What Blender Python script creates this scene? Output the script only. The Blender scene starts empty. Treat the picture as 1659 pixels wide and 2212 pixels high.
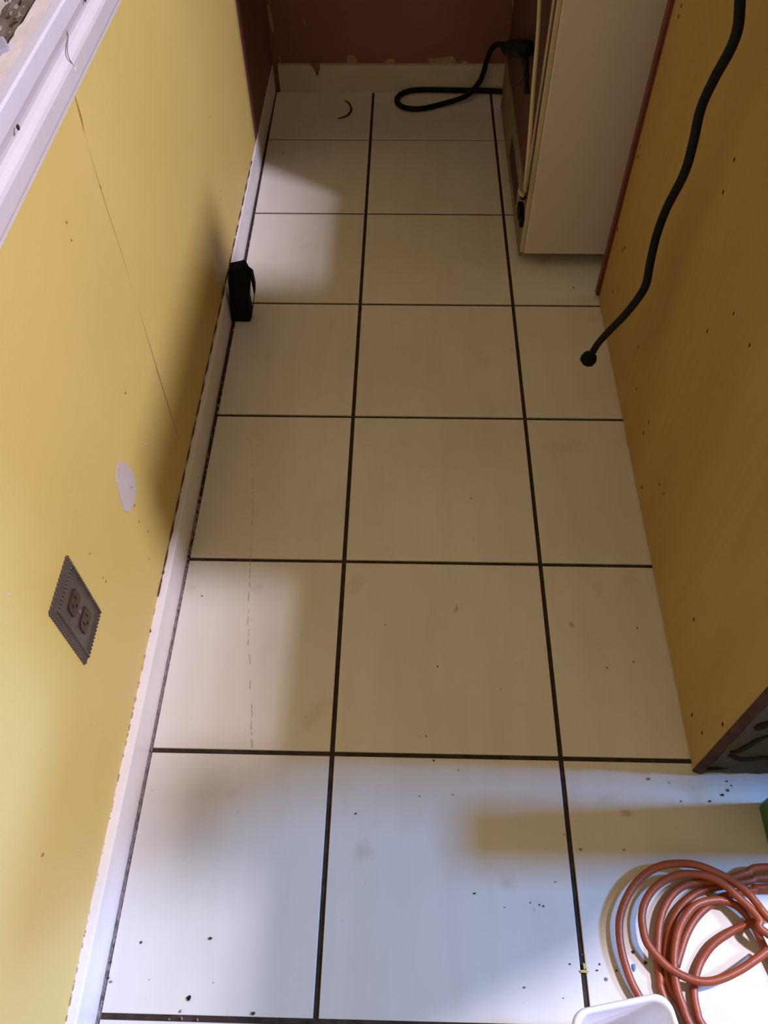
import bpy, bmesh, math, random
from mathutils import Vector, Matrix, noise
random.seed(7)
T = 0.335                      # metres per floor tile; the scene is laid out in tile units
S = bpy.context.scene
COL = S.collection

# ------------------------------------------------------------------ camera
W_, H_, FPX = 1659.0, 2212.0, 1752.2
YAW, PIT, ROL = .036, .9425, -.015
CP = Vector((.2876, -6.2284, 3.5019))
_cy, _sy, _cp, _sp, _cr, _sr = math.cos(YAW), math.sin(YAW), math.cos(PIT), math.sin(PIT), math.cos(ROL), math.sin(ROL)
FWD = Vector((-_sy*_cp, _cy*_cp, -_sp))
_r = Vector((_cy, _sy, 0)); _u = _r.cross(FWD)
RIGHT = _cr*_r + _sr*_u
UP = -_sr*_r + _cr*_u
cam_data = bpy.data.cameras.new('camera')
cam = bpy.data.objects.new('camera', cam_data); COL.objects.link(cam)
m = Matrix((RIGHT, UP, -FWD)).transposed().to_4x4(); m.translation = CP*T
cam.matrix_world = m
cam_data.sensor_fit = 'VERTICAL'; cam_data.sensor_height = 36; cam_data.sensor_width = 27
cam_data.lens = FPX/H_*36
cam_data.clip_start = .01
S.camera = cam

# ------------------------------------------------------------------ world, lights, exposure
wd = bpy.data.worlds.new('world'); S.world = wd; wd.use_nodes = True
bg = wd.node_tree.nodes['Background']
bg.inputs[0].default_value = (1.0, .776, .434, 1); bg.inputs[1].default_value = .36

def area(name, loc, target, size, power, color, shape='DISK'):
    l = bpy.data.lights.new(name, 'AREA'); l.shape = shape; l.size = size*T
    l.energy = power; l.color = color
    o = bpy.data.objects.new(name, l); COL.objects.link(o)
    o.location = Vector(loc)*T
    o.rotation_euler = (Vector(target)-Vector(loc)).to_track_quat('-Z', 'Y').to_euler()
    return o
area('ceiling_lamp', (5.4, -4.3, 7.7), (-.5, -4.5, 0), .55, 111, (.80, .77, 1.0))
area('window_light', (9.0, -4.90, 7.5), (.5, -5.5, 0), .90, 165, (.17, .41, 1.0), 'SQUARE')
S.view_settings.view_transform = 'Standard'; S.view_settings.look = 'None'
S.view_settings.gamma = 1; S.view_settings.use_curve_mapping = False
S.view_settings.exposure = 0

# ------------------------------------------------------------------ pixel -> point helpers (used only to read positions)
def ray(u, v): return FWD + (u-829.5)/FPX*RIGHT - (v-1106)/FPX*UP
def az(u, v, z=0.0): d = ray(u, v); return CP + d*((z-CP.z)/d.z)
def ax(u, v, x): d = ray(u, v); return CP + d*((x-CP.x)/d.x)
def ay(u, v, y): d = ray(u, v); return CP + d*((y-CP.y)/d.y)

# ------------------------------------------------------------------ materials
def mat(name, col, rough=.6, spec=.5, metal=0, var=0, vscale=8, bump=0, bscale=60, stretch=(1, 1, 1), col2=None, coat=0):
    m = bpy.data.materials.new(name); m.use_nodes = True
    nt = m.node_tree; N = nt.nodes; L = nt.links; b = N['Principled BSDF']
    b.inputs['Base Color'].default_value = (*col, 1); b.inputs['Roughness'].default_value = rough
    b.inputs['Specular IOR Level'].default_value = spec; b.inputs['Metallic'].default_value = metal
    b.inputs['Coat Weight'].default_value = coat
    tc = N.new('ShaderNodeTexCoord'); mp = N.new('ShaderNodeMapping'); mp.inputs['Scale'].default_value = stretch
    L.new(tc.outputs['Object'], mp.inputs['Vector'])
    if var or col2:
        n = N.new('ShaderNodeTexNoise'); n.inputs['Scale'].default_value = vscale; n.inputs['Detail'].default_value = 6
        L.new(mp.outputs[0], n.inputs['Vector'])
        r = N.new('ShaderNodeValToRGB'); r.color_ramp.elements[0].position = .35; r.color_ramp.elements[1].position = .65
        c2 = col2 or tuple(c*(1-var) for c in col)
        r.color_ramp.elements[0].color = (*c2, 1); r.color_ramp.elements[1].color = (*col, 1)
        L.new(n.outputs['Fac'], r.inputs[0]); L.new(r.outputs[0], b.inputs['Base Color'])
    if bump:
        n = N.new('ShaderNodeTexNoise'); n.inputs['Scale'].default_value = bscale; n.inputs['Detail'].default_value = 4
        L.new(mp.outputs[0], n.inputs['Vector'])
        bp = N.new('ShaderNodeBump'); bp.inputs['Strength'].default_value = bump; bp.inputs['Distance'].default_value = .002
        L.new(n.outputs['Fac'], bp.inputs['Height']); L.new(bp.outputs[0], b.inputs['Normal'])
    return m

def floor_tile_mat():
    m = mat('glazed_tile', (.66, .60, .52), rough=.42, spec=.4)
    nt = m.node_tree; N = nt.nodes; L = nt.links; b = N['Principled BSDF']
    tc = N.new('ShaderNodeTexCoord')
    def noise_(scale, st, det=5):
        mp = N.new('ShaderNodeMapping'); mp.inputs['Scale'].default_value = st; L.new(tc.outputs['Object'], mp.inputs[0])
        n = N.new('ShaderNodeTexNoise'); n.inputs['Scale'].default_value = scale; n.inputs['Detail'].default_value = det
        L.new(mp.outputs[0], n.inputs['Vector']); return n.outputs['Fac']
    def ramp(f, p0, c0, p1, c1):
        r = N.new('ShaderNodeValToRGB'); r.color_ramp.elements[0].position = p0; r.color_ramp.elements[1].position = p1
        r.color_ramp.elements[0].color = (*c0, 1); r.color_ramp.elements[1].color = (*c1, 1); L.new(f, r.inputs[0]); return r.outputs[0]
    def mul(a, c):
        x = N.new('ShaderNodeMix'); x.data_type = 'RGBA'; x.blend_type = 'MULTIPLY'; x.inputs[0].default_value = 1
        L.new(a, x.inputs[6]); L.new(c, x.inputs[7]); return x.outputs[2]
    base = ramp(noise_(3.0, (1, 1, 1)), .3, (.63, .575, .50), .7, (.70, .65, .575))
    streak = ramp(noise_(26, (1, .12, 1), 3), .3, (.955, .95, .94), .6, (1, 1, 1))
    dirt = ramp(noise_(60, (1, .6, 1), 8), .235, (.62, .57, .5), .29, (1, 1, 1))
    # brownish smudges in their own places
    sm = ramp(noise_(9, (1, 1, 1), 7), .26, (.86, .81, .73), .36, (1, 1, 1))
    c = mul(mul(mul(base, streak), dirt), sm)
    L.new(c, b.inputs['Base Color'])
    rr = N.new('ShaderNodeMapRange'); rr.inputs[3].default_value = .36; rr.inputs[4].default_value = .5
    L.new(noise_(5, (1, 1, 1)), rr.inputs[0]); L.new(rr.outputs[0], b.inputs['Roughness'])
    return m

def yellow_wall_mat():
    m = mat('yellow_paint', (.62, .44, .135), rough=.5, spec=.35, bump=.12, bscale=260)
    nt = m.node_tree; N = nt.nodes; L = nt.links; b = N['Principled BSDF']
    tc = N.new('ShaderNodeTexCoord')
    n = N.new('ShaderNodeTexNoise'); n.inputs['Scale'].default_value = 2.2; n.inputs['Detail'].default_value = 4
    L.new(tc.outputs['Object'], n.inputs['Vector'])
    r = N.new('ShaderNodeValToRGB'); r.color_ramp.elements[0].position = .3; r.color_ramp.elements[1].position = .7
    r.color_ramp.elements[0].color = (.61, .45, .125, 1); r.color_ramp.elements[1].color = (.67, .50, .16, 1)
    L.new(n.outputs['Fac'], r.inputs[0])
    # small dark scuffs
    n2 = N.new('ShaderNodeTexNoise'); n2.inputs['Scale'].default_value = 42; n2.inputs['Detail'].default_value = 3
    L.new(tc.outputs['Object'], n2.inputs['Vector'])
    r2 = N.new('ShaderNodeValToRGB'); r2.color_ramp.elements[0].position = .185; r2.color_ramp.elements[1].position = .21
    r2.color_ramp.elements[0].color = (.35, .25, .12, 1); r2.color_ramp.elements[1].color = (1, 1, 1, 1)
    L.new(n2.outputs['Fac'], r2.inputs[0])
    x = N.new('ShaderNodeMix'); x.data_type = 'RGBA'; x.blend_type = 'MULTIPLY'; x.inputs[0].default_value = 1
    L.new(r.outputs[0], x.inputs[6]); L.new(r2.outputs[0], x.inputs[7]); L.new(x.outputs[2], b.inputs['Base Color'])
    return m

M = dict(
    tile=floor_tile_mat(),
    grout=mat('dark_grout', (.060, .040, .028), .9, .2, var=.45, vscale=60, bump=.6, bscale=300),
    yellow=yellow_wall_mat(),
    maroon=mat('maroon_paint', (.24, .095, .075), .6, .3, var=.15, vscale=5),
    white=mat('white_paint', (.78, .73, .70), .4, .4, var=.07, vscale=12, bump=.15, bscale=90),
    trimwhite=mat('trim_white_paint', (.63, .575, .575), .38, .45, var=.05, vscale=14, bump=.2, bscale=50),
    cream=mat('cream_caulk', (.78, .66, .58), .7, .3, var=.1, vscale=25, bump=.4, bscale=80),
    chip=mat('bare_plaster', (.55, .47, .42), .8, .2, var=.1, vscale=60),
    darkchip=mat('tan_plaster', (.42, .30, .16), .9, .2, var=.3, vscale=40),
    mortar=mat('brown_mortar', (.15, .10, .065), .75, .5, col2=(.07, .045, .03), vscale=22, bump=.9, bscale=70),
    mortarlight=mat('grey_mortar_crumb', (.30, .25, .19), .35, .6, var=.4, vscale=50, bump=.6, bscale=120),
    glass_chip=mat('grey_glass_chip', (.38, .36, .44), .2, .8, var=.2, vscale=20),
    beige=mat('beige_board', (.52, .42, .30), .7, .3, var=.2, vscale=10, stretch=(8, 1, 8)),
    ply=mat('bare_plywood', (.42, .275, .085), .62, .3, col2=(.365, .235, .068), vscale=5, stretch=(1, 1.4, .35), bump=.1, bscale=120),
    plyedge=mat('dark_board_edge', (.085, .040, .025), .85, .2, var=.5, vscale=40, bump=.6, bscale=150),
    cherry=mat('cherry_stain', (.14, .028, .022), .5, .4, var=.2, vscale=10),
    backer=mat('grey_mortared_board', (.115, .105, .08), .85, .3, col2=(.075, .068, .05), vscale=9, bump=.7, bscale=60),
    smear=mat('adhesive_smear', (.035, .028, .015), .9, .1, var=.4, vscale=20, bump=.8, bscale=50),
    appl=mat('white_appliance', (.60, .52, .455), .45, .4, var=.03, vscale=4, bump=.12, bscale=500),
    appledge=mat('cream_enamel', (.50, .42, .27), .5, .4, var=.1, vscale=14),
    applrear=mat('dark_rear_steel', (.10, .042, .034), .7, .3, var=.2, vscale=10),
    card=mat('fibre_rear_cover', (.24, .19, .115), .8, .2, var=.25, vscale=12),
    black=mat('black_rubber', (.005, .0055, .0065), .6, .15),
    blackplastic=mat('black_plastic', (.005, .0055, .0065), .65, .12),
    darkslot=mat('dark_slot', (.02, .014, .012), .9, .1),
    hose=mat('orange_rubber', (.36, .075, .022), .42, .45, var=.25, vscale=18, bump=.15, bscale=200),
    brass=mat('aged_pewter', (.135, .108, .085), .38, .6, metal=.5, var=.25, vscale=40, bump=.2, bscale=150),
    brown=mat('brown_receptacle', (.032, .013, .006), .35, .5),
    bin=mat('white_plastic', (.80, .76, .77), .28, .5, var=.03, vscale=10),
    green=mat('green_plastic', (.05, .13, .02), .55, .4, var=.2, vscale=9),
    crumb=mat('dark_crumb', (.055, .045, .045), .9, .2, var=.4, vscale=90),
    crumb2=mat('grey_crumb', (.26, .22, .2), .9, .2, var=.3, vscale=90),
    blue=mat('blue_plastic_chip', (.03, .16, .40), .5, .4),
    yellowchip=mat('yellow_chip', (.50, .40, .12), .7, .3),
    tan=mat('tan_scratch', (.36, .29, .22), .9, .2),
    white_shaded=mat('shade_toned_white_paint', (.56, .47, .37), .5, .4, var=.12, vscale=9),  # white paint darkened to put the far end's shade into the back baseboard
    filler=mat('grey_joint_caulk', (.26, .205, .185), .9, .2, col2=(.10, .075, .065), vscale=70, bump=.6, bscale=200),
    nick=mat('yellow_brown_nick', (.42, .31, .12), .8, .2),
    stain=mat('rust_stain', (.06, .018, .012), .9, .2),
    rust=mat('rusty_gap', (.10, .035, .012), .9, .2),
    crack=mat('wall_scratch', (.30, .19, .06), .9, .2),
    steel=mat('grey_metal', (.35, .33, .30), .35, .5, metal=.8),
)

# ------------------------------------------------------------------ object helpers
def link(name, bm, m, parent=None, smooth=False, label=None, cat=None, group=None, kind=None, origin=None):
    """bm is in tile units"""
    me = bpy.data.meshes.new(name)
    org = Vector(origin) if origin is not None else Vector((0, 0, 0))
    par = Vector((0, 0, 0))
    if parent is not None: par = parent['_o'] and Vector(parent['_o']) or par
    for v in bm.verts: v.co = (v.co - org)*T
    bmesh.ops.recalc_face_normals(bm, faces=bm.faces)
    bm.to_mesh(me); bm.free()
    if isinstance(m, (list, tuple)):
        for k in m: me.materials.append(k)
    else: me.materials.append(m)
    if smooth:
        me.polygons.foreach_set('use_smooth', [True]*len(me.polygons))
    o = bpy.data.objects.new(name, me); COL.objects.link(o)
    if parent is not None: o.parent = parent
    o.location = (org-par)*T
    o['_o'] = tuple(org)
    tag(o, label, cat, group, kind)
    return o
def tag(o, label=None, cat=None, group=None, kind=None):
    if label: o['label'] = label
    if cat: o['category'] = cat
    if group: o['group'] = group
    if kind: o['kind'] = kind
def empty(name, loc, label=None, cat=None, group=None, kind=None):
    o = bpy.data.objects.new(name, None); COL.objects.link(o); o.location = Vector(loc)*T
    o.empty_display_size = .05; o['_o'] = tuple(loc); tag(o, label, cat, group, kind); return o
def box(bm, a, b, bevel=0, seg=2):
    x0, y0, z0 = a; x1, y1, z1 = b
    t = bmesh.new()
    bmesh.ops.create_cube(t, size=1)
    for v in t.verts:
        v.co = Vector(((x0+x1)/2+v.co.x*(x1-x0), (y0+y1)/2+v.co.y*(y1-y0), (z0+z1)/2+v.co.z*(z1-z0)))
    if bevel: bmesh.ops.bevel(t, geom=t.edges[:], offset=bevel, segments=seg, profile=.5, affect='EDGES')
    merge(bm, t); return bm
def merge(bm, t):
    me = bpy.data.meshes.new('tmp'); t.to_mesh(me); t.free(); bm.from_mesh(me); bpy.data.meshes.remove(me)
def mbox(a, b, bevel=0, seg=2): return box(bmesh.new(), a, b, bevel, seg)
def catmull(P, n=8, closed=False):
    P = [Vector(p) for p in P]; out = []
    L = len(P)
    for i in range(L-1):
        p0 = P[i-1] if i else P[0]*2-P[1]; p1 = P[i]; p2 = P[i+1]; p3 = P[i+2] if i+2 < L else P[-1]*2-P[-2]
        for k in range(n):
            t = k/n
            out.append(.5*((2*p1)+(p2-p0)*t+(2*p0-5*p1+4*p2-p3)*t*t+(3*p1-p0-3*p2+p3)*t**3))
    out.append(P[-1]); return out
def tube(bm, P, r, seg=10, n=8, cap=True, smooth=True):
    C = catmull(P, n) if n > 1 else [Vector(p) for p in P]
    rr = r if callable(r) else (lambda t: r)
    rings = []; up = None
    for i, p in enumerate(C):
        d = (C[min(i+1, len(C)-1)]-C[max(i-1, 0)]).normalized()
        if up is None: up = d.orthogonal().normalized()
        up = (up-d*up.dot(d)).normalized(); s = d.cross(up)
        ra = rr(i/(len(C)-1))
        rings.append([bm.verts.new(p+ra*(math.cos(a)*up+math.sin(a)*s)) for a in [2*math.pi*k/seg for k in range(seg)]])
    for a, b in zip(rings, rings[1:]):
        for k in range(seg): bm.faces.new((a[k], a[(k+1) % seg], b[(k+1) % seg], b[k]))
    if cap:
        bm.faces.new(rings[0][::-1]); bm.faces.new(rings[-1])
    return bm
def prism(bm, pts, vec):
    """polygon pts (3D) extruded by vec"""
    vec = Vector(vec)
    a = [bm.verts.new(Vector(p)) for p in pts]; b = [bm.verts.new(Vector(p)+vec) for p in pts]
    bm.faces.new(a); bm.faces.new(b[::-1])
    for i in range(len(a)): j = (i+1) % len(a); bm.faces.new((a[i], b[i], b[j], a[j]))
    return bm
def blob(bm, c, r, sub=2, jit=.25, sq=(1, 1, 1)):
    t = bmesh.new(); bmesh.ops.create_icosphere(t, subdivisions=sub, radius=1)
    off = random.random()*50
    for v in t.verts:
        k = 1+jit*noise.noise(v.co*1.7+Vector((off, off, 0)))*2
        v.co = Vector(c)+Vector((v.co.x*sq[0], v.co.y*sq[1], v.co.z*sq[2]))*r*k
    merge(bm, t)

# ------------------------------------------------------------------ setting: floor
XW = -.845                     # yellow wall face
GAP = .021
floor = link('floor', mbox((-4.5, -8.5, -.30), (8.5, .78, -.010)), M['grout'], kind='structure', label='off-white square tile floor with dark grout joints')
def left_edge(y): return -.794 - max(0, y+2.6)*.010
tile_edge_cols = [(None, 0), (0, 1), (1, 2), (2, 3)]
for r in range(-7, 1):
    y0, y1 = r-1+GAP/2, r-GAP/2
    if r == 0: pass
    for (c0, c1) in tile_edge_cols:
        xa = left_edge(y0) if c0 is None else c0+GAP/2
        xb = left_edge(y1) if c0 is None else c0+GAP/2
        xe = c1-GAP/2
        bm = bmesh.new()
        j = .0015
        dz = random.uniform(-.0012, .0012)
        pts = [(xa, y0), (xe, y0), (xe, y1), (xb, y1)]
        prism(bm, [(x, y, -.03) for x, y in pts], (0, 0, .03+dz))
        ed = [e for e in bm.edges if e.verts[0].co.z > -.01 and e.verts[1].co.z > -.01]
        bmesh.ops.bevel(bm, geom=ed, offset=.003, segments=2, profile=.5, affect='EDGES')
        link('tile', bm, M['tile'], floor)
# short last row against the back wall
for (c0, c1) in tile_edge_cols:
    y0, y1 = GAP/2, .75
    xa = left_edge(y0) if c0 is None else c0+GAP/2; xb = left_edge(y1) if c0 is None else c0+GAP/2
    xe = c1-GAP/2
    bm = bmesh.new()
    prism(bm, [(xa, y0, -.03), (xe, y0, -.03), (xe, y1, -.03), (xb, y1, -.03)], (0, 0, .03))
    ed = [e for e in bm.edges if e.verts[0].co.z > -.01 and e.verts[1].co.z > -.01]
    bmesh.ops.bevel(bm, geom=ed, offset=.003, segments=2, profile=.5, affect='EDGES')
    link('tile', bm, M['tile'], floor)
bm = bmesh.new(); rows = []
for i in range(121):
    y = -6.6+2.5*i/120; w = .003*noise.noise(Vector((y*30, 0, 0)))
    xa_, xb_ = -.812, -.795+w
    rows.append([bm.verts.new(p) for p in ((xa_, y, -.012), (xb_, y, -.012), (xb_-.003, y, -.004+w), (xa_, y, -.003))])
for a, b in zip(rows, rows[1:]):
    for k in range(4): bm.faces.new((a[k], b[k], b[(k+1) % 4], a[(k+1) % 4]))
link('joint_filler', bm, M['filler'], floor, label='crumbling grey joint filler')
# crumbly caulk in the joint between the tiles and the left baseboard
bm = bmesh.new()
for i in range(420):
    y = random.uniform(-6.3, -3.6) if i < 380 else random.uniform(-3.6, -1)
    blob(bm, (-.799-random.random()*.010, y, -.008+random.random()*.006), random.uniform(.003, .007), 1, .5, (1, random.uniform(1, 3), .6))
link('joint_crumbs', bm, M['crumb2'], floor, kind='stuff', label='grey broken caulk in the edge joint')

# ------------------------------------------------------------------ setting: walls
ZC = 2.13                      # underside of the cap trim
wl = link('wall_left', mbox((-1.25, -8.5, -.30), (XW, -.42, 2.32)), M['yellow'], kind='structure', label='yellow painted half wall')
wa = link('wall_alcove_left', mbox((-1.25, -.42, -.30), (XW, .80, 7.0)), M['maroon'], kind='structure', label='dark maroon wall side of the far alcove')
wb = link('wall_back', mbox((-1.25, .80, -.30), (8.5, 1.1, 7.0)), M['maroon'], kind='structure', label='dark maroon back wall')

# baseboards
def bbx(y): return -.809 - max(0, min(1, (y+4.2)/4.2))*.030
bm = bmesh.new(); n = 40
prof = []
rows = []
for i in range(n+1):
    y = -8.4+(8.4+.775)*i/n
    xf = bbx(y); zt = .213+.004*math.sin(y*3.1)
    rows.append([bm.verts.new(p) for p in ((XW+.0005, y, -.02), (xf, y, -.02), (xf, y, zt-.010), (xf-.006, y, zt), (XW+.0005, y, zt+.002))])
for a, b in zip(rows, rows[1:]):
    for k in range(5): bm.faces.new((a[k], b[k], b[(k+1) % 5], a[(k+1) % 5]))
bm.faces.new(rows[0]); bm.faces.new(rows[-1][::-1])
bl = link('baseboard_left', bm, M['white'], kind='structure', label='white painted baseboard under the yellow wall')
# ragged paint line over the board
bm = bmesh.new()
P_ = [(XW+.004, -4.35+i*.06, .219+.002*noise.noise(Vector((i*.7, 0, 0)))) for i in range(62)]
tube(bm, P_, lambda t: .0045*(.6+.4*math.sin(t*140)), 5, 3)
for i in range(40):
    y = -4.6+random.random()*3.4
    blob(bm, (XW+.005, y, .219), random.uniform(.003, .006), 1, .4, (.8, 2.2, .8))
link('dirt_line', bm, M['rust'], bl, kind='stuff', label='dark rusty gap above the baseboard')
bm = bmesh.new()
for i in range(90):
    y = -6.4+random.random()*2.0
    blob(bm, (XW+.003, y, .217), random.uniform(.0015, .0035), 1, .4, (.8, random.uniform(1, 5), .7))
link('paint_nicks', bm, M['nick'], bl, kind='stuff', label='nicked yellow paint edge above the baseboard')
bb = link('baseboard_back', mbox((-.80, .752, -.02), (1.16, .80, .218), .004), M['white_shaded'], kind='structure', label='white painted baseboard under the maroon wall')

# bare chips along the corner and above the back baseboard (thin irregular plaster scars)
def patch(name, pts, off, m, parent, label=None):
    P = [Vector(p) for p in pts]
    bm = bmesh.new(); prism(bm, P, off); return link(name, bm, m, parent, label=label)
def chip_at(uv, yplane, m=M['darkchip']):
    patch('bare_chip', [ay(u, v, yplane) for u, v in uv], (0, .006, 0), m, wb)
chip_at([(750, 136), (750, 124), (756, 117), (764, 121), (772, 132), (770, 136)], .795)
chip_at([(829, 136), (838, 128), (851, 127), (853, 135)], .795)
chip_at([(926, 137), (926, 126), (940, 126), (978, 122), (984, 128), (983, 136), (955, 139)], .795)
chip_at([(995, 136), (1002, 132), (1012, 134), (1014, 138)], .795)
chip_at([(577, 10), (582, 10), (593, 66), (588, 70), (582, 50)], .793)
chip_at([(601, 120), (603, 121), (608, 133), (605, 133)], .793)
chip_at([(653, 42), (657, 42), (661, 54), (658, 55)], .793)
chip_at([(1107, 0), (1110, 0), (1110, 40), (1107, 52)], .793)
# maroon drip down the back baseboard
patch('paint_drip', [ay(u, v, .752) for u, v in [(668, 137), (690, 137), (691, 150), (687, 163), (684, 164), (679, 150)]], (0, -.004, 0), M['maroon'], bb, 'maroon paint drip')

# bare patch and scratches on the yellow wall
def wpt(u, v): return ax(u, v, XW)
patch('paint_chip', [wpt(u, v)+Vector((.0015, 0, 0)) for u, v in [(256, 996), (266, 998), (280, 1008), (290, 1028), (295, 1056), (291, 1080), (284, 1098), (276, 1107), (268, 1104), (260, 1080), (251, 1040), (252, 1012)]], (-.003, 0, 0), M['chip'], wl, 'bare grey plaster patch')
bm = bmesh.new()
def scratch(pts, w):
    tube(bm, [wpt(u, v) for u, v in pts], lambda t: w*max(.15, math.sin(math.pi*t)), 5, 4)
scratch([(158, 195), (168, 232), (176, 262), (183, 292)], .0045)
scratch([(183, 290), (200, 350), (216, 403), (232, 455), (262, 545), (290, 640)], .0016)
scratch([(214, 396), (219, 412)], .0035)
scratch([(296, 655), (320, 735), (350, 835), (375, 915), (396, 975)], .0026)
scratch([(335, 790), (365, 880)], .0028)
link('wall_scratch', bm, M['crack'], wl, label='long dark scratch')
def specks(parent, uvs, r, m, f, name='speck'):
    bm = bmesh.new()
    for u, v in uvs: blob(bm, f(u, v), r*random.uniform(.7, 1.3), 1, .4, (.6, 1, 1))
    link(name, bm, m, parent, kind='stuff')
specks(wl, [(154, 519), (453, 253), (476, 412), (477, 430), (470, 503), (270, 848), (143, 480), (320, 1148), (322, 1208), (283, 1053), (290, 1092), (300, 1127), (193, 1196), (229, 1255), (222, 1247), (90, 1848), (92, 1846)], .006, M['crack'], wpt, 'wall_speck')
specks(wl, [(17, 1282), (20, 1285), (314, 960), (15, 1347), (170, 1838), (205, 1563), (220, 1590)], .005, M['chip'], wpt, 'wall_nick')

# cap trim along the top of the half wall
def extrude_profile(prof, y0, y1, n=60, wob=0.0):
    bm = bmesh.new(); rows = []
    for i in range(n+1):
        y = y0+(y1-y0)*i/n
        rows.append([bm.verts.new((x+wob*noise.noise(Vector((y*4, x*9, z*7))), y, z+wob*noise.noise(Vector((y*5, z*9, 3))))) for x, z in prof])
    k = len(prof)
    for a, b in zip(rows, rows[1:]):
        for q in range(k): bm.faces.new((a[q], b[q], b[(q+1) % k], a[(q+1) % k]))
    bm.faces.new(rows[0]); bm.faces.new(rows[-1][::-1]); return bm
prof = [(XW, ZC), (XW+.018, ZC), (XW+.024, ZC+.006), (XW+.024, ZC+.022), (XW+.034, ZC+.030), (XW+.037, ZC+.040),
        (XW+.040, ZC+.095), (XW+.036, ZC+.108), (XW+.022, ZC+.122), (XW+.016, ZC+.135), (XW+.018, ZC+.150), (XW+.030, ZC+.178),
        (XW+.036, ZC+.190), (XW+.036, ZC+.243), (XW+.030, ZC+.250), (XW, ZC+.250)]
tr = link('trim_1', extrude_profile(prof, -8.4, -.43, 40, .0), M['trimwhite'], kind='structure', smooth=False, label='white moulding along the top of the half wall')
# hair-like crack and dents on the trim
bm = bmesh.new()
def tpt(u, v, x=XW+.041): return ax(u, v, x)
tube(bm, [tpt(143, 62, XW+.027), tpt(147, 80, XW+.022), tpt(145, 102, XW+.026), tpt(147, 120, XW+.033), tpt(152, 132, XW+.038), tpt(160, 143, XW+.039)], .0018, 5, 6)
link('trim_crack', bm, M['crumb2'], tr, label='thin grey crack')
bm = bmesh.new()
p = tpt(161, 146, XW+.037); blob(bm, p, .012, 2, .4, (.3, .8, 1.3))
link('bare_nick', bm, M['cream'], tr, label='small bare nick')
bm = bmesh.new(); blob(bm, tpt(39, 275, XW+.036), .010, 2, .3, (.35, .8, .9)); blob(bm, tpt(184, 1, XW+.03), .010, 1, .4, (.3, 1, .7))
link('trim_dent', bm, M['crumb'], tr, label='small dark nail hole')

# top of the half wall: cream strip, mortar bed, crumbs, board
top = empty('mortar_ledge', (-1.0, -4, 2.32), label='rough brown mortar bed with broken crumbs behind the white half-wall moulding', cat='ledge')
n1, n2 = 200, 12
bm = bmesh.new(); g = []
for i in range(n1+1):
    y = -8.3+(7.8)*i/n1; row = []
    for k in range(n2+1):
        x = -1.21+(.30)*k/n2
        z = 2.335+.022*noise.noise(Vector((x*22, y*14, 0)))+.014*noise.noise(Vector((x*60, y*40, 5)))
        row.append(bm.verts.new((x, y, z)))
    g.append(row)
for i in range(n1):
    for k in range(n2): bm.faces.new((g[i][k], g[i+1][k], g[i+1][k+1], g[i][k+1]))
bot = [bm.verts.new((-1.21, -8.3, 2.321)), bm.verts.new((-.91, -8.3, 2.321))]
link('mortar_bed', bm, M['mortar'], top, smooth=False)
# cream strip with ragged edge and a peeling tab
bm = bmesh.new(); up_, lo_ = [], []
ys = [-8.3+7.8*i/260 for i in range(261)]
for i, y in enumerate(ys):
    xe = -.905+.010*noise.noise(Vector((y*12, 2, 0)))+.006*noise.noise(Vector((y*45, 9, 0)))
    up_.append((xe, y)); lo_.append((XW+.004, y))
tab = [az(u, v, 2.37) for u, v in [(53, 115), (42, 87), (48, 76), (56, 60), (56, 54), (66, 38), (74, 42), (79, 58), (80, 68), (88, 66)]]
tv = [bm.verts.new((x, y, 2.374)) for x, y in up_]; tw = [bm.verts.new((x, y, 2.384)) for x, y in lo_]
tb = [bm.verts.new((x, y, 2.325)) for x, y in up_]
for i in range(len(ys)-1):
    bm.faces.new((tv[i], tv[i+1], tw[i+1], tw[i])); bm.faces.new((tb[i], tb[i+1], tv[i+1], tv[i]))
prism(bm, [Vector((p.x, p.y, 2.377)) for p in tab], (0, 0, -.008))
link('caulk_strip', bm, M['cream'], top, label='cream ragged strip with a peeling tab')
bm = bmesh.new()
for i in range(170):
    blob(bm, (random.uniform(-1.08, -.915), random.uniform(-4.6, -2.6), 2.350+random.random()*.012), random.uniform(.003, .010), 1, .6, (1, random.uniform(.8, 3), .8))
link('mortar_crumbs', bm, M['mortarlight'], top, kind='stuff', label='pale broken crumbs')
bm = bmesh.new()
c = az(2, 102, 2.37); box(bm, (c.x-.03, c.y-.055, 2.335), (c.x+.022, c.y+.04, 2.385), .008)
bmesh.ops.rotate(bm, verts=bm.verts, cent=c, matrix=Matrix.Rotation(.5, 3, 'Z'))
link('glass_piece', bm, M['glass_chip'], top, label='grey glassy broken chunk')
bm = mbox((-1.24, -8.3, 2.321), (-1.035, -.45, 2.405), .006)
link('ledge_board', bm, M['beige'], top, label='beige board strip')

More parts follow.
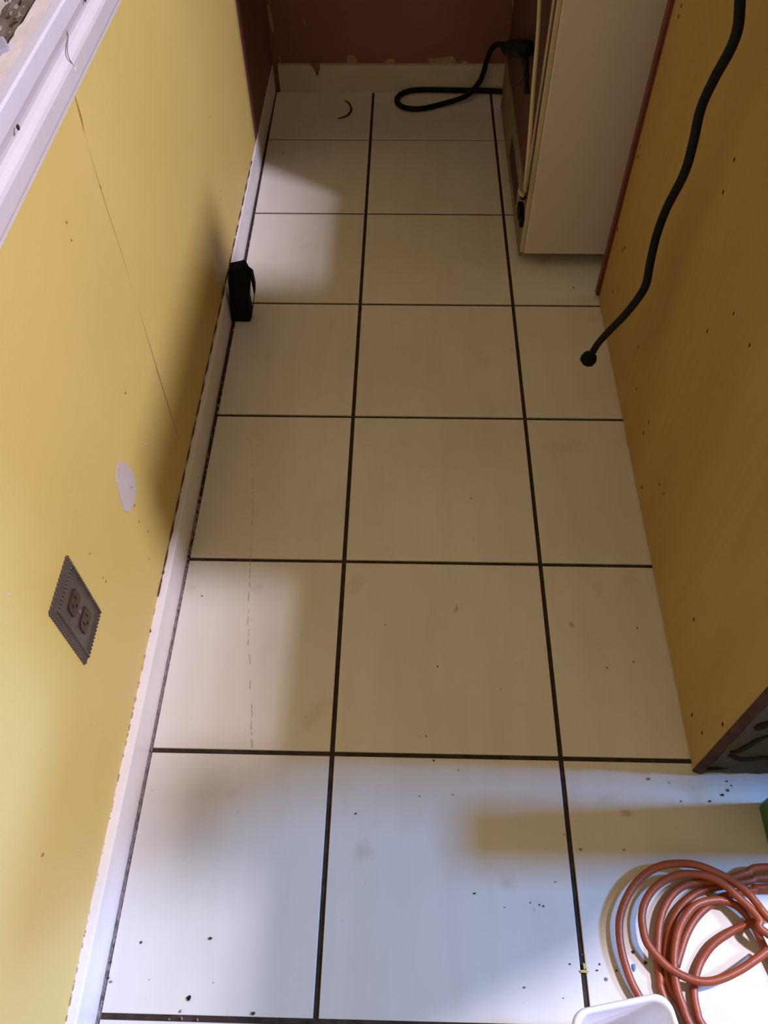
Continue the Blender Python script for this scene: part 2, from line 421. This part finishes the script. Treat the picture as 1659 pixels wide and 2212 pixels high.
# ------------------------------------------------------------------ cabinet with bare plywood side
CX = 1.562; CY0, CY1 = -5.045, -1.935; CH = 2.42
cab = empty('base_cabinet', (CX, -3.5, 0), label='cabinet with a bare plywood side pierced by staples, right of the tiled aisle', cat='cabinet')
bm = bmesh.new(); n = 90
vs = []
def pz(y): return max(0.0, .006+.006*noise.noise(Vector((y*9, 0, 0)))+.004*noise.noise(Vector((y*37, 4, 0))))
bt = []; tp = []; bt2 = []; tp2 = []
for i in range(n+1):
    y = CY0+(CY1-CY0)*i/n
    xo = .004*noise.noise(Vector((y*14, 7, 0)))
    bt.append(bm.verts.new((CX+xo, y, pz(y)))); tp.append(bm.verts.new((CX, y, CH)))
    bt2.append(bm.verts.new((CX+.030, y, pz(y)))); tp2.append(bm.verts.new((CX+.030, y, CH)))
for i in range(n):
    bm.faces.new((bt[i], bt[i+1], tp[i+1], tp[i])); bm.faces.new((bt2[i], bt2[i+1], tp2[i+1], tp2[i]))
    bm.faces.new((bt[i], bt[i+1], bt2[i+1], bt2[i])); bm.faces.new((tp[i], tp[i+1], tp2[i+1], tp2[i]))
bm.faces.new((bt[0], tp[0], tp2[0], bt2[0])); bm.faces.new((bt[-1], tp[-1], tp2[-1], bt2[-1]))
sp = link('side_panel', bm, M['ply'], cab, label='bare plywood side')
# staples / nail holes
def cpt(u, v): return ax(u, v, CX)
bm = bmesh.new()
for (u, v, h) in [(1499, 1338, 9), (1517, 1583, 9), (1561, 1564, 12), (1495, 1544, 7), (1390, 935, 10), (1387, 1053, 8), (1345, 541, 14), (1334, 497, 8), (1296, 632, 7), (1324, 631, 7),
                  (1378, 338, 8), (1383, 316, 6), (1466, 36, 9), (1472, 13, 6), (1585, 677, 6), (1528, 715, 5), (1379, 749, 5), (1375, 840, 5), (1586, 345, 5), (1562, 415, 4), (1334, 493, 5), (1425, 1046, 5), (1434, 1066, 4), (1619, 746, 4), (1401, 912, 3), (1350, 535, 8)]:
    p = cpt(u, v); q = cpt(u, v+h)
    hz = max(.008, abs(p.z-q.z)*.62)
    w = .0075 if h > 6 else .0055
    box(bm, (CX-.0015, p.y-w, p.z-hz), (CX+.004, p.y+w, p.z+hz), .001, 1)
link('staple', bm, M['stain'], sp, kind='stuff', label='dark rusty staples')
# near end: dark board edge and mortared grey face
bm = bmesh.new(); rows = []
for i in range(61):
    z = .004+(CH-.004)*i/60
    w = .013*noise.noise(Vector((z*16, 1, 0)))+.006*noise.noise(Vector((z*60, 1, 0)))
    rows.append([bm.verts.new(p) for p in ((CX-.003+w*.15, CY0-.004, z), (CX+.030+w*.8, CY0-.012-abs(w), z), (CX+.048+w, CY0-.004, z), (CX+.048, CY0+.01, z), (CX-.003+w*.15, CY0+.004, z))])
for a, b in zip(rows, rows[1:]):
    for k in range(5): bm.faces.new((a[k], b[k], b[(k+1) % 5], a[(k+1) % 5]))
bm.faces.new(rows[0]); bm.faces.new(rows[-1])
link('board_edge', bm, M['plyedge'], cab, label='dark rough board edge')
bm = bmesh.new(); g = []
for i in range(61):
    x = CX+.040+1.6*i/60; row = []
    for k in range(81):
        z = .0+CH*k/80
        row.append(bm.verts.new((x, CY0-.002-.010*abs(noise.noise(Vector((x*9, z*14, 0))))-.004*noise.noise(Vector((x*40, z*40, 0))), z)))
    g.append(row)
for i in range(60):
    for k in range(80): bm.faces.new((g[i][k], g[i+1][k], g[i+1][k+1], g[i][k+1]))
link('end_face', bm, M['backer'], cab, label='grey mortared end face')
bm = bmesh.new()
def ept(u, v): return ay(u, v, CY0-.010)
for pts, w in [([(1577, 1625), (1592, 1624), (1615, 1612), (1640, 1598), (1680, 1584)], .014), ([(1632, 1574), (1650, 1566), (1690, 1556)], .02),
               ([(1575, 1632), (1600, 1640), (1640, 1638), (1690, 1640)], .013), ([(1520, 1661), (1545, 1661), (1572, 1660)], .008)]:
    tube(bm, [ept(u, v) for u, v in pts], lambda t, w=w: w*.8*(.35+.65*math.sin(math.pi*min(1, t+.1))), 8, 6)
link('adhesive_smear', bm, M['smear'], cab, smooth=True, label='dark ridges of dried adhesive')
# far stile
link('face_stile', mbox((CX-.022, CY1-.002, .03), (CX+.05, CY1+.045, CH), .003), M['cherry'], cab, label='dark red edge strip')
link('cabinet_body', mbox((CX+.032, CY0+.012, 0.0), (CX+1.6, CY1-.004, CH-.02)), M['ply'], cab)
bm = bmesh.new()
prism(bm, [(CX-.02, CY1+.02, CH), (CX-.02, -5.72, CH), (1.66, -5.67, CH), (2.05, -5.49, CH), (2.42, -5.31, CH), (2.66, -5.09, CH), (CX+1.64, -4.80, CH), (CX+1.64, CY1+.02, CH)], (0, 0, .09))  # unseen near overhang and skewed edge, shaped to shade the near floor
link('shadow_countertop', bm, M['backer'], cab)
# unseen box added on the cabinet to cast the shadow on the yellow wall
ct = empty('wall_shadow_box', (2.0, -3.7, CH+.09), label='unseen box added on top of the cabinet to shade the yellow wall', cat='box')
link('shadow_box_body', mbox((CX+.03, -4.19, CH+.091), (CX+1.1, -2.89, 3.46), .01), M['ply'], ct)
link('shadow_box_flap', mbox((CX+.05, -4.18, 3.461), (CX+.55, -2.90, 3.472)), M['beige'], ct)
link('shadow_box_flap', mbox((CX+.57, -4.18, 3.461), (CX+1.08, -2.90, 3.472)), M['beige'], ct)

tb_ = empty('floor_shadow_box', (2.0, -4.68, CH+.09), label='unseen low box added on the near end of the cabinet top to shade the floor', cat='box')  # added out of view, sized to shade the near left tiles
link('box_body', mbox((CX+.03, -5.06, CH+.091), (CX+.8, -4.77, 2.88), .01), M['ply'], tb_)
link('box_lid', mbox((CX+.025, -5.065, 2.881), (CX+.805, -4.765, 2.92), .006), M['beige'], tb_)

sb = empty('window_light_blocker', (3.1, -3.6, CH+.09), label='unseen tall crate standing along the back of the cabinet top', cat='blocker')  # added out of view to keep the window light off the yellow wall
link('blocker_body', mbox((2.98, -4.98, CH+.091), (3.18, -2.20, 4.44), .01), M['ply'], sb)
link('blocker_lid', mbox((2.975, -4.985, 4.441), (3.185, -2.195, 4.48), .006), M['beige'], sb)

# ------------------------------------------------------------------ refrigerator
FX, FY, FZ = 1.066, -1.60, .10
fr = empty('refrigerator', (FX+.7, -.6, 0), label='white appliance with its cream rear edge and pipe facing the tiled aisle', cat='refrigerator')
FYB = .45
bm = bmesh.new()
box(bm, (FX+.020, FY, FZ), (2.9, FYB, 5.2), .010, 2)
link('cabinet_shell', bm, M['appl'], fr)
# rear face, recessed behind the flanges (faces -x)
link('rear_panel', mbox((FX+.008, FY+.12, .42), (FX+.0195, FYB-.01, 5.1)), M['applrear'], fr, label='dark rear panel')
link('rear_flange', mbox((FX-.004, FY+.004, FZ+.01), (FX+.0195, FY+.045, 5.15), .004), M['appledge'], fr, label='cream rear flange')
link('rear_flange', mbox((FX-.002, FY+.155, .50), (FX+.008, FY+.20, 5.15), .003), M['appledge'], fr, label='cream inner flange')
bm = bmesh.new(); box(bm, (FX-.004, FY+.06, .04), (FX+.0195, FYB-.005, .44), .003)
cv = link('rear_cover', bm, M['card'], fr, label='drab lower rear cover')
# vent slots in the cover
for i in range(11):
    y = -.52-i*.058
    b2 = bmesh.new(); prism(b2, [(FX-.0065, y, .14), (FX-.0065, y+.026, .14), (FX-.0065, y+.026, .31), (FX-.0065, y, .31)], (.004, 0, 0))
    link('vent_slot', b2, M['darkslot'], cv)
bm = bmesh.new()
tube(bm, [ax(1168, -60, FX-.045), ax(1163, 60, FX-.045), ax(1153, 180, FX-.045), ax(1144, 300, FX-.045), ax(1137, 380, FX-.04), ax(1134, 413, FX-.03)], .0125, 10, 6)
link('rear_pipe', bm, M['appledge'], fr, smooth=True, label='cream vertical pipe')
vp = ax(1127, 420, FX-.03)
bm = bmesh.new(); tube(bm, [vp+Vector((.0, -.06, .03)), vp+Vector((-.012, -.01, .02)), vp+Vector((-.008, .04, 0)), vp+Vector((.01, .06, -.05))], .014, 10, 5)
va = link('valve', bm, M['appledge'], fr, smooth=True, label='cream pipe elbow')
bm = bmesh.new(); blob(bm, vp+Vector((.005, -.035, .005)), .020, 2, .1); link('valve_knob', bm, M['black'], va, smooth=True, label='black knob')
bm = bmesh.new()
q = ax(1122, 455, FX-.03); box(bm, (q.x-.012, q.y-.05, q.z-.04), (q.x+.024, q.y+.05, q.z+.04), .01)
q = ax(1126, 475, FX-.02); box(bm, (q.x-.012, q.y-.03, max(.03, q.z-.04)), (q.x+.02, q.y+.04, q.z+.03), .008)
link('drain_clip', bm, M['black'], fr, label='black clip')
for (x, y) in ((1.25, -1.38), (2.7, -1.38), (1.25, .3), (2.7, .3)):
    bm = bmesh.new(); tube(bm, [(x, y, 0.002), (x, y, FZ+.002)], .04, 14, 1); link('foot', bm, M['black'], fr, smooth=True)
link('bottom_pan', mbox((FX+.06, FY+.13, .02), (2.8, FYB-.1, FZ-.001)), M['black'], fr)

# plug-in adapter at the far corner and its looped cable
ad = empty('cable_adapter', (1.03, .35, 0), label='black plug-in block with a thick cable looped on the tiles beside the white appliance', cat='adapter')
bm = bmesh.new()
tube(bm, [ax(1091, 104, 1.035), ax(1097, 104, 1.02), ax(1110, 105, 1.00), ax(1122, 105, 1.00), ax(1136, 106, 1.00)], lambda t: .052*(.62+.38*min(1, t*4)), 8, 4)
link('adapter_body', bm, M['blackplastic'], ad, smooth=True)
for k in range(2):
    bm = bmesh.new()
    tube(bm, [ax(1128+k*8, 116, 1.02), ax(1134+k*4, 140, 1.03), ax(1140-k*3, 165, 1.03), ax(1134+k*6, 200, 1.035)], .014 if k else .010, 8, 6)
    link('thin_lead', bm, M['black'], ad, smooth=True)
bm = bmesh.new()
tube(bm, [ax(1137, 160, 1.03), ax(1125, 176, 1.03), ax(1110, 186, 1.03)], .008, 8, 4)
link('thin_lead', bm, M['rust'], ad, smooth=True)
z1 = .026
cab_pts = [(1.5, .70, z1), (1.2, .705, z1), az(1060, 196, z1), az(1000, 195, z1), az(950, 194, z1), az(905, 194, z1), az(875, 199, z1), az(859, 210, z1), az(858, 220, z1), az(868, 230, z1), az(888, 235, z1),
           az(915, 234, z1), az(950, 226, z1), az(985, 216, z1+.012), az(1008, 207, z1+.035), ay(1022, 194, .68), ay(1036, 176, .70), ay(1045, 155, .68), ay(1052, 130, .64), ay(1062, 106, .56), ay(1076, 96, .48), ax(1092, 98, 1.035)]
bm = bmesh.new(); tube(bm, cab_pts, .021, 12, 8)
link('looped_cable', bm, M['black'], ad, smooth=True)

# ------------------------------------------------------------------ hanging power cord
CXC = 1.44
cord = empty('power_cord', (1.42, -3.0, 0), label='black power cord dangling in front of the bare plywood cabinet side', cat='cord')
uv = [(1613, -150), (1606, -60), (1599, 0), (1594, 60), (1577, 108), (1543, 170), (1514, 235), (1497, 310), (1478, 375), (1440, 450), (1418, 510), (1404, 570), (1396, 612), (1380, 642), (1350, 680), (1316, 715), (1292, 742), (1276, 768)]
P = []
for i, (u, v) in enumerate(uv):
    t = i/(len(uv)-1)
    P.append(ax(u, v, CXC if i < 12 else CXC-.012*(i-11)))
bm = bmesh.new(); tube(bm, P, .0195, 12, 8); link('cable', bm, M['black'], cord, smooth=True)
bm = bmesh.new()
c0 = P[-1]; d = (P[-1]-P[-2]).normalized()
tube(bm, [c0-d*.012, c0+d*.012, c0+d*.045, c0+d*.06], lambda t: .024+.022*min(1, t*2.2) if t < .8 else .040, 10, 4)
blob(bm, c0+d*.045+Vector((-.012, 0, .004)), .036, 2, .25, (1.05, .9, .9))
link('plug', bm, M['blackplastic'], cord, smooth=True, label='black plug head')

# ------------------------------------------------------------------ black box by the baseboard
bx = empty('black_block', (-.74, -2.15, 0), label='small black upright block standing against the left baseboard', cat='block')
yb = -2.19
front = [ay(u, v, yb) for u, v in [(501, 697), (541, 699), (543, 680), (536, 655), (539, 620), (541, 607), (527, 581), (521, 579), (517, 583), (493, 586), (492, 600), (497, 660)]]
front[0].z = max(front[0].z, .003); front[1].z = max(front[1].z, .003)
bm = bmesh.new(); prism(bm, front, (0, .085, 0))
bmesh.ops.bevel(bm, geom=bm.edges[:], offset=.003, segments=1, affect='EDGES')
link('holder_body', bm, M['blackplastic'], bx)
bm = bmesh.new()
st = [ay(u, v, yb+.01) for u, v in [(524, 583), (535, 586), (543, 592), (546, 605), (549, 620), (550, 636)]]
rows = []
for i, p in enumerate(st):
    w = .011 if i < 5 else .004
    rows.append([bm.verts.new(p+Vector(o)) for o in ((-w, 0, 0), (w*.5, 0, .002), (w*.5, .04, .002), (-w, .04, 0))])
for a, b in zip(rows, rows[1:]):
    for k in range(4): bm.faces.new((a[k], b[k], b[(k+1) % 4], a[(k+1) % 4]))
bm.faces.new(rows[0]); bm.faces.new(rows[-1])
tube(bm, [ay(550, 634, yb+.01), ay(547, 660, yb+.005), ay(542, 690, yb)], .0022, 5, 4)
link('strap', bm, M['blackplastic'], bx, label='thin black strap bowed out on the right')

# ------------------------------------------------------------------ outlet with rope-edged plate
yc, zc = -4.872, 1.016
hw, hh = .111, .188
ol = empty('wall_outlet', (XW, yc, zc), label='pewter outlet plate with a beaded rope edge, on the yellow wall', cat='outlet')
bm = bmesh.new()
def ring(x, i): return [bm.verts.new((XW+x, yc+sy*(hw-i), zc+sz*(hh-i))) for sy, sz in ((-1, -1), (1, -1), (1, 1), (-1, 1))]
R0, R1, R2, R3 = ring(.0, 0), ring(.006, 0), ring(.018, .022), ring(.014, .032)
for a, b in ((R0, R1), (R1, R2), (R2, R3)):
    for k in range(4): bm.faces.new((a[k], a[(k+1) % 4], b[(k+1) % 4], b[k]))
bm.faces.new(R3); bm.faces.new(R0[::-1])
pl = link('plate', bm, M['brass'], ol)
bm = bmesh.new()
def bead(y, z, dy, dz):
    t = bmesh.new(); bmesh.ops.create_icosphere(t, subdivisions=1, radius=1)
    for v in t.verts:
        a = v.co.y*.0075; b = v.co.z*.0045
        v.co = Vector((XW+.018+v.co.x*.007, y+a*dy+b*dz+v.co.x*0, z+a*dz+b*dy))
    merge(bm, t)
ny, nz = 13, 23
for k in range(ny):
    y = yc-(hw-.022)+2*(hw-.022)*k/(ny-1)
    for s in (-1, 1): bead(y, zc+s*(hh-.024), .8, .6)
for k in range(1, nz-1):
    z = zc-(hh-.022)+2*(hh-.022)*k/(nz-1)
    for s in (-1, 1): bead(yc+s*(hw-.022), z, .6, .8)
link('rope_edge', bm, M['brass'], pl, smooth=True, label='beaded rope edge')
bm = bmesh.new()       # scalloped outer rim
for k in range(22):
    z = zc-hh+.008+(2*hh-.016)*k/21
    for s in (-1, 1): blob(bm, (XW+.004, yc+s*hw, z), .0055, 1, 0)
for k in range(13):
    y = yc-hw+.008+(2*hw-.016)*k/12
    for s in (-1, 1): blob(bm, (XW+.004, y, zc+s*hh), .0055, 1, 0)
link('scalloped_rim', bm, M['brass'], pl, smooth=True)
for s in (1, -1):
    z0 = zc+s*.062
    bm = bmesh.new(); pts = []
    for k in range(28):
        a = 2*math.pi*k/28
        r = .048
        pts.append((XW+.012, yc+max(-.043, min(.043, r*math.cos(a)*1.05)), z0+max(-.036, min(.036, r*math.sin(a)))))
    prism(bm, pts, (.007, 0, 0))
    rc = link('receptacle', bm, M['brown'], ol, label='brown socket')
    for dy in (-.017, .017):
        link('slot', mbox((XW+.0180, yc+dy-.0022, z0-.004), (XW+.0198, yc+dy+.0022, z0+.018)), M['darkslot'], rc)
    bm = bmesh.new(); tube(bm, [(XW+.0180, yc, z0-.020), (XW+.0198, yc, z0-.020)], .006, 10, 1); link('ground_hole', bm, M['darkslot'], rc)
bm = bmesh.new(); tube(bm, [(XW+.012, yc, zc), (XW+.0180, yc, zc)], .008, 12, 1); link('screw', bm, M['steel'], ol)

# ------------------------------------------------------------------ coiled orange hose
def hz(x, y, z): return az(1159+x/3.318, 1780+y/3.318, z)
HR = .0152
def strand(pts, z0, z1=None, z2=None):
    n = len(pts); out = []
    for i, (x, y) in enumerate(pts):
        t = i/(n-1)
        z = z0 if z1 is None else (z0+(z1-z0)*min(1, t*2) if t < .5 else z1+((z2 if z2 is not None else z1)-z1)*(t*2-1))
        out.append(hz(x, y, z))
    return out
S1 = strand([(735, 1235), (680, 1130), (640, 1020), (608, 900), (593, 780), (600, 660), (645, 530), (712, 425), (800, 345), (900, 298), (1020, 283), (1150, 295), (1280, 343), (1400, 405), (1500, 480), (1580, 570), (1659, 670)], .03, .055, .105)
S2 = strand([(1659, 790), (1600, 690), (1540, 612), (1440, 520), (1340, 430), (1230, 375), (1120, 358), (1020, 365), (920, 402), (835, 470), (778, 560), (755, 660), (765, 760), (792, 850), (860, 940), (950, 1030), (1080, 1102), (1200, 1130), (1320, 1110), (1450, 1050), (1550, 985), (1659, 905)], .10, .050, .075)
S3 = strand([(910, 1235), (885, 1110), (868, 980), (868, 850), (880, 720), (910, 610), (970, 510), (1050, 445), (1150, 415), (1260, 410), (1380, 390), (1500, 350), (1659, 310)], .018, .03, .05)
S4 = strand([(1090, 1425), (1030, 1290), (965, 1190), (932, 1080), (925, 950), (938, 840), (960, 740), (1000, 640), (1070, 555), (1160, 490), (1270, 455), (1400, 430), (1530, 410), (1659, 385)], .018, .018, .018)
S5 = strand([(1100, 1440), (1050, 1310), (1012, 1200), (990, 1080), (985, 950), (1000, 830), (1025, 740), (1075, 650), (1145, 580), (1250, 548), (1340, 550), (1430, 585), (1505, 655), (1565, 745), (1612, 840), (1659, 940)], .045, .060, .020)
S6 = strand([(1190, 1440), (1150, 1340), (1130, 1240), (1130, 1160), (1145, 1070), (1185, 970), (1262, 865), (1370, 785), (1470, 735), (1560, 705), (1659, 660)], .018, .018, .05)
S7 = strand([(1000, 1020), (1030, 920), (1070, 800), (1130, 690), (1215, 600), (1330, 530), (1450, 495), (1560, 475), (1659, 455)], .018, .022, .04)
def L(*p): return [Vector(q) for q in p]
chain = []
# start: behind the bin rim
chain += L((1.36, -6.13, .022), (1.255, -6.02, .022)) + S1
chain += L((1.83, -5.82, .105), (1.90, -6.05, .095), (1.82, -6.35, .08), (1.62, -6.46, .06), (1.45, -6.25, .05)) + S5
chain += L((1.745, -5.92, .022), (1.75, -6.06, .03), (1.69, -6.15, .04), (1.58, -6.16, .03)) + L((1.49, -6.09, .018)) + S6
chain += L((1.90, -5.60, .07), (2.12, -5.68, .09), (2.2, -5.9, .07), (2.05, -6.2, .05))
bmh = bmesh.new(); tube(bmh, chain, HR, 12, 6)
chain2 = L((2.55, -5.49, .022), (2.2, -5.475, .022)) + S4[::-1] + L((1.44, -6.22, .022), (1.52, -6.52, .022), (1.80, -6.62, .022), (2.2, -6.5, .05), (2.28, -6.1, .10), (1.98, -5.86, .12)) + S2
tube(bmh, chain2, HR, 12, 6)
chain3 = L((2.5, -5.47, .062), (2.15, -5.465, .062)) + S3[::-1] + L((1.36, -6.15, .022), (1.46, -6.40, .022))
tube(bmh, chain3, HR, 12, 6)
chain4 = S7 + L((2.3, -5.50, .07))
tube(bmh, chain4, HR, 12, 6)
ho = link('coiled_hose', bmh, M['hose'], smooth=True, label='orange rubber hose loosely coiled on the tiles at the lower right', cat='hose')

# ------------------------------------------------------------------ white container
zt = .42
bn = empty('plastic_tub', (1.03, -6.25, 0), label='small white plastic tub with a rounded rim, in front of the orange hose', cat='tub')
def rr(cx, cy, wx, wy, r, n=7):
    out = []
    for (sx, sy, a0) in ((1, 1, 0), (-1, 1, 90), (-1, -1, 180), (1, -1, 270)):
        for k in range(n+1):
            a = math.radians(a0+90*k/n); out.append((cx+sx*(wx-r)+r*math.cos(a), cy+sy*(wy-r)+r*math.sin(a)))
    return out
pbl, pbr = az(1236, 2190, zt), az(1440, 2148, zt)
wx = (pbr-pbl).length/2+.004; ang = math.atan2(pbr.y-pbl.y, pbr.x-pbl.x)
ex, ey = Vector((math.cos(ang), math.sin(ang), 0)), Vector((-math.sin(ang), math.cos(ang), 0))
wy = .30
cc = (pbl+pbr)/2-ey*(wy-.004); cc.z = 0
bm = bmesh.new(); layers = [(0.002, .035, -.035), (.0, .040, -.0), (zt-.03, .004, 0), (zt-.022, -.006, 0), (zt-.004, -.008, 0), (zt, -.002, 0), (zt-.002, .012, 0), (zt-.03, .016, 0), (.03, .050, 0), (.022, .075, 0)]
layers = [(.0, .052), (.01, .040), (zt-.034, .006), (zt-.030, -.005), (zt-.008, -.006), (zt, .000), (zt-.001, .009), (zt-.012, .015), (.034, .052), (.020, .070)]
rings = []
for z, ins in layers:
    rings.append([bm.verts.new(cc+ex*x+ey*y+Vector((0, 0, z))) for x, y in rr(0, 0, wx-ins, wy-ins, max(.02, .055-ins*.4))])
for a, b in zip(rings, rings[1:]):
    n = len(a)
    for k in range(n): bm.faces.new((a[k], a[(k+1) % n], b[(k+1) % n], b[k]))
bm.faces.new(rings[0][::-1]); bm.faces.new(rings[-1])
link('tub_body', bm, M['bin'], bn, smooth=True)

# ------------------------------------------------------------------ green bin at the right edge
gb = empty('green_bin', (2.115, -5.27, 0), label='dark green bin at the right edge of the frame, beside the cabinet end', cat='bin')
bm = bmesh.new(); rings = []
for z, s in ((0, .97), (.02, .98), (1.05, 1.0), (1.06, 1.03), (1.12, 1.03), (1.12, .96), (.06, .85)):
    rings.append([bm.verts.new((2.115+x*s, -5.27+y*s, z)) for x, y in rr(0, 0, .315, .10, .03)])
for a, b in zip(rings, rings[1:]):
    n = len(a)
    for k in range(n): bm.faces.new((a[k], a[(k+1) % n], b[(k+1) % n], b[k]))
bm.faces.new(rings[0][::-1]); bm.faces.new(rings[-1])
link('bin_body', bm, M['green'], gb, smooth=False)

# ------------------------------------------------------------------ debris
def debris(name, uvs, mm, label, cat, rng=(.004, .008), kind='stuff', sq=(1, 1, .5)):
    bm = bmesh.new()
    for q in uvs:
        u, v = q[:2]; r = (q[2] if len(q) > 2 else random.uniform(*rng))*.75
        c = az(u, v); c.z = r*sq[2]*.9+.001
        blob(bm, c, r, 1, .45, (sq[0]*random.uniform(.8, 1.3), sq[1]*random.uniform(.8, 1.3), sq[2]))
    return link(name, bm, mm, label=label, cat=cat, kind=kind)
debris('dark_crumbs', [(305, 2036), (455, 2028), (240, 2078, .007), (234, 2113, .006), (937, 1643, .006), (990, 1664, .004), (1025, 1930, .006), (1174, 1958, .005), (1231, 2083, .005), (1295, 2083, .005),
    (1572, 1708, .008), (1560, 1718, .009), (1533, 1731, .007), (1580, 1697, .004), (1570, 1688, .004), (547, 2190, .008), (1290, 2096, .005), (536, 948, .005), (1018, 1077, .005), (832, 1350, .003), (945, 1440, .005), (920, 1590, .004),
    (437, 1288, .005), (1238, 622, .008), (1376, 1357, .005), (1368, 1430, .005), (1311, 1443, .005), (612, 330, .008), (906, 1720, .004), (768, 1758, .005), (978, 1717, .003), (1165, 1955, .004), (1090, 1960, .003), (1368, 2056, .008), (1394, 2080, .008), (1331, 2097, .007)],
    M['crumb'], 'tiny dark crumbs scattered over the tile floor', 'crumbs')
debris('pale_crumbs', [(240, 2121, .007), (390, 2185, .006), (393, 2200, .006), (427, 2203, .007), (366, 2201, .005), (1400, 1683, .008), (1254, 1836, .006), (1219, 1803, .004), (1348, 1836, .005), (1445, 1691, .004), (1471, 1731, .004), (1133, 2133, .006), (1310, 2115, .007), (1217, 2156, .004), (323, 2116, .003), (461, 2123, .003), (1258, 2062, .004), (1200, 1905, .004), (1146, 1950, .004)],
    M['crumb2'], 'tiny grey crumbs scattered over the near tiles', 'crumbs')
bm = bmesh.new(); c = az(408, 2156); c.z = .006; blob(bm, c, .010, 1, .4, (1, .9, .6))
link('black_chip', bm, M['blackplastic'], label='black chip on the near left tile', cat='chip')
bm = bmesh.new(); c = az(1350, 1757); c.z = .006; box(bm, (c.x-.017, c.y-.008, .001), (c.x+.017, c.y+.008, .011), .003)
link('brown_flake', bm, M['chip'], label='small brownish flake on the tile above the hose coil', cat='flake')
bm = bmesh.new(); prism(bm, [az(u, v, .001) for u, v in [(1366, 2083), (1371, 2082), (1373, 2092), (1370, 2099), (1366, 2091)]], (0, 0, .004))
link('blue_chip', bm, M['blue'], label='blue plastic chip on the tile inside the hose coil', cat='chip')
bm = bmesh.new(); prism(bm, [az(u, v, .002) for u, v in [(1253, 2096), (1262, 2095), (1272, 2098), (1270, 2102), (1254, 2101)]], (0, 0, .004))
prism(bm, [az(u, v, .002) for u, v in [(1259, 2080), (1265, 2082), (1268, 2092), (1261, 2094)]], (0, 0, .004))
link('yellow_flake', bm, M['yellowchip'], label='yellow flake lying across the right grout joint', cat='flake')
# broken hairline scratches down the left tiles
bm = bmesh.new()
v = 950
while v < 1640:
    h = random.uniform(4, 22); u = 543+4*math.sin(v*.013)-(v-950)*.006
    if random.random() < .72:
        a_, b_ = az(u, v, .0012), az(u+random.uniform(-2, 2), v+h, .0012)
        tube(bm, [a_, (a_+b_)/2+Vector((random.uniform(-.002, .002), 0, 0)), b_], random.uniform(.0008, .0016), 4, 2)
    v += h+random.uniform(2, 10)
link('tile_scratches', bm, M['tan'], floor, kind='stuff', label='broken line of fine scratches on the left tiles')
bm = bmesh.new()
tube(bm, [az(744, 217, .006), az(752, 221, .010), az(758, 231, .012), az(758, 240, .012), az(750, 249, .010), az(738, 254, .008), az(729, 256, .006)], lambda t: .003+.006*math.sin(math.pi*t), 6, 5)
link('curled_shaving', bm, M['plyedge'], label='thin brown curled shaving on the far left tile', cat='shaving')

for o in bpy.data.objects:
    if '_o' in o: del o['_o']
print('objects', len(bpy.data.objects))
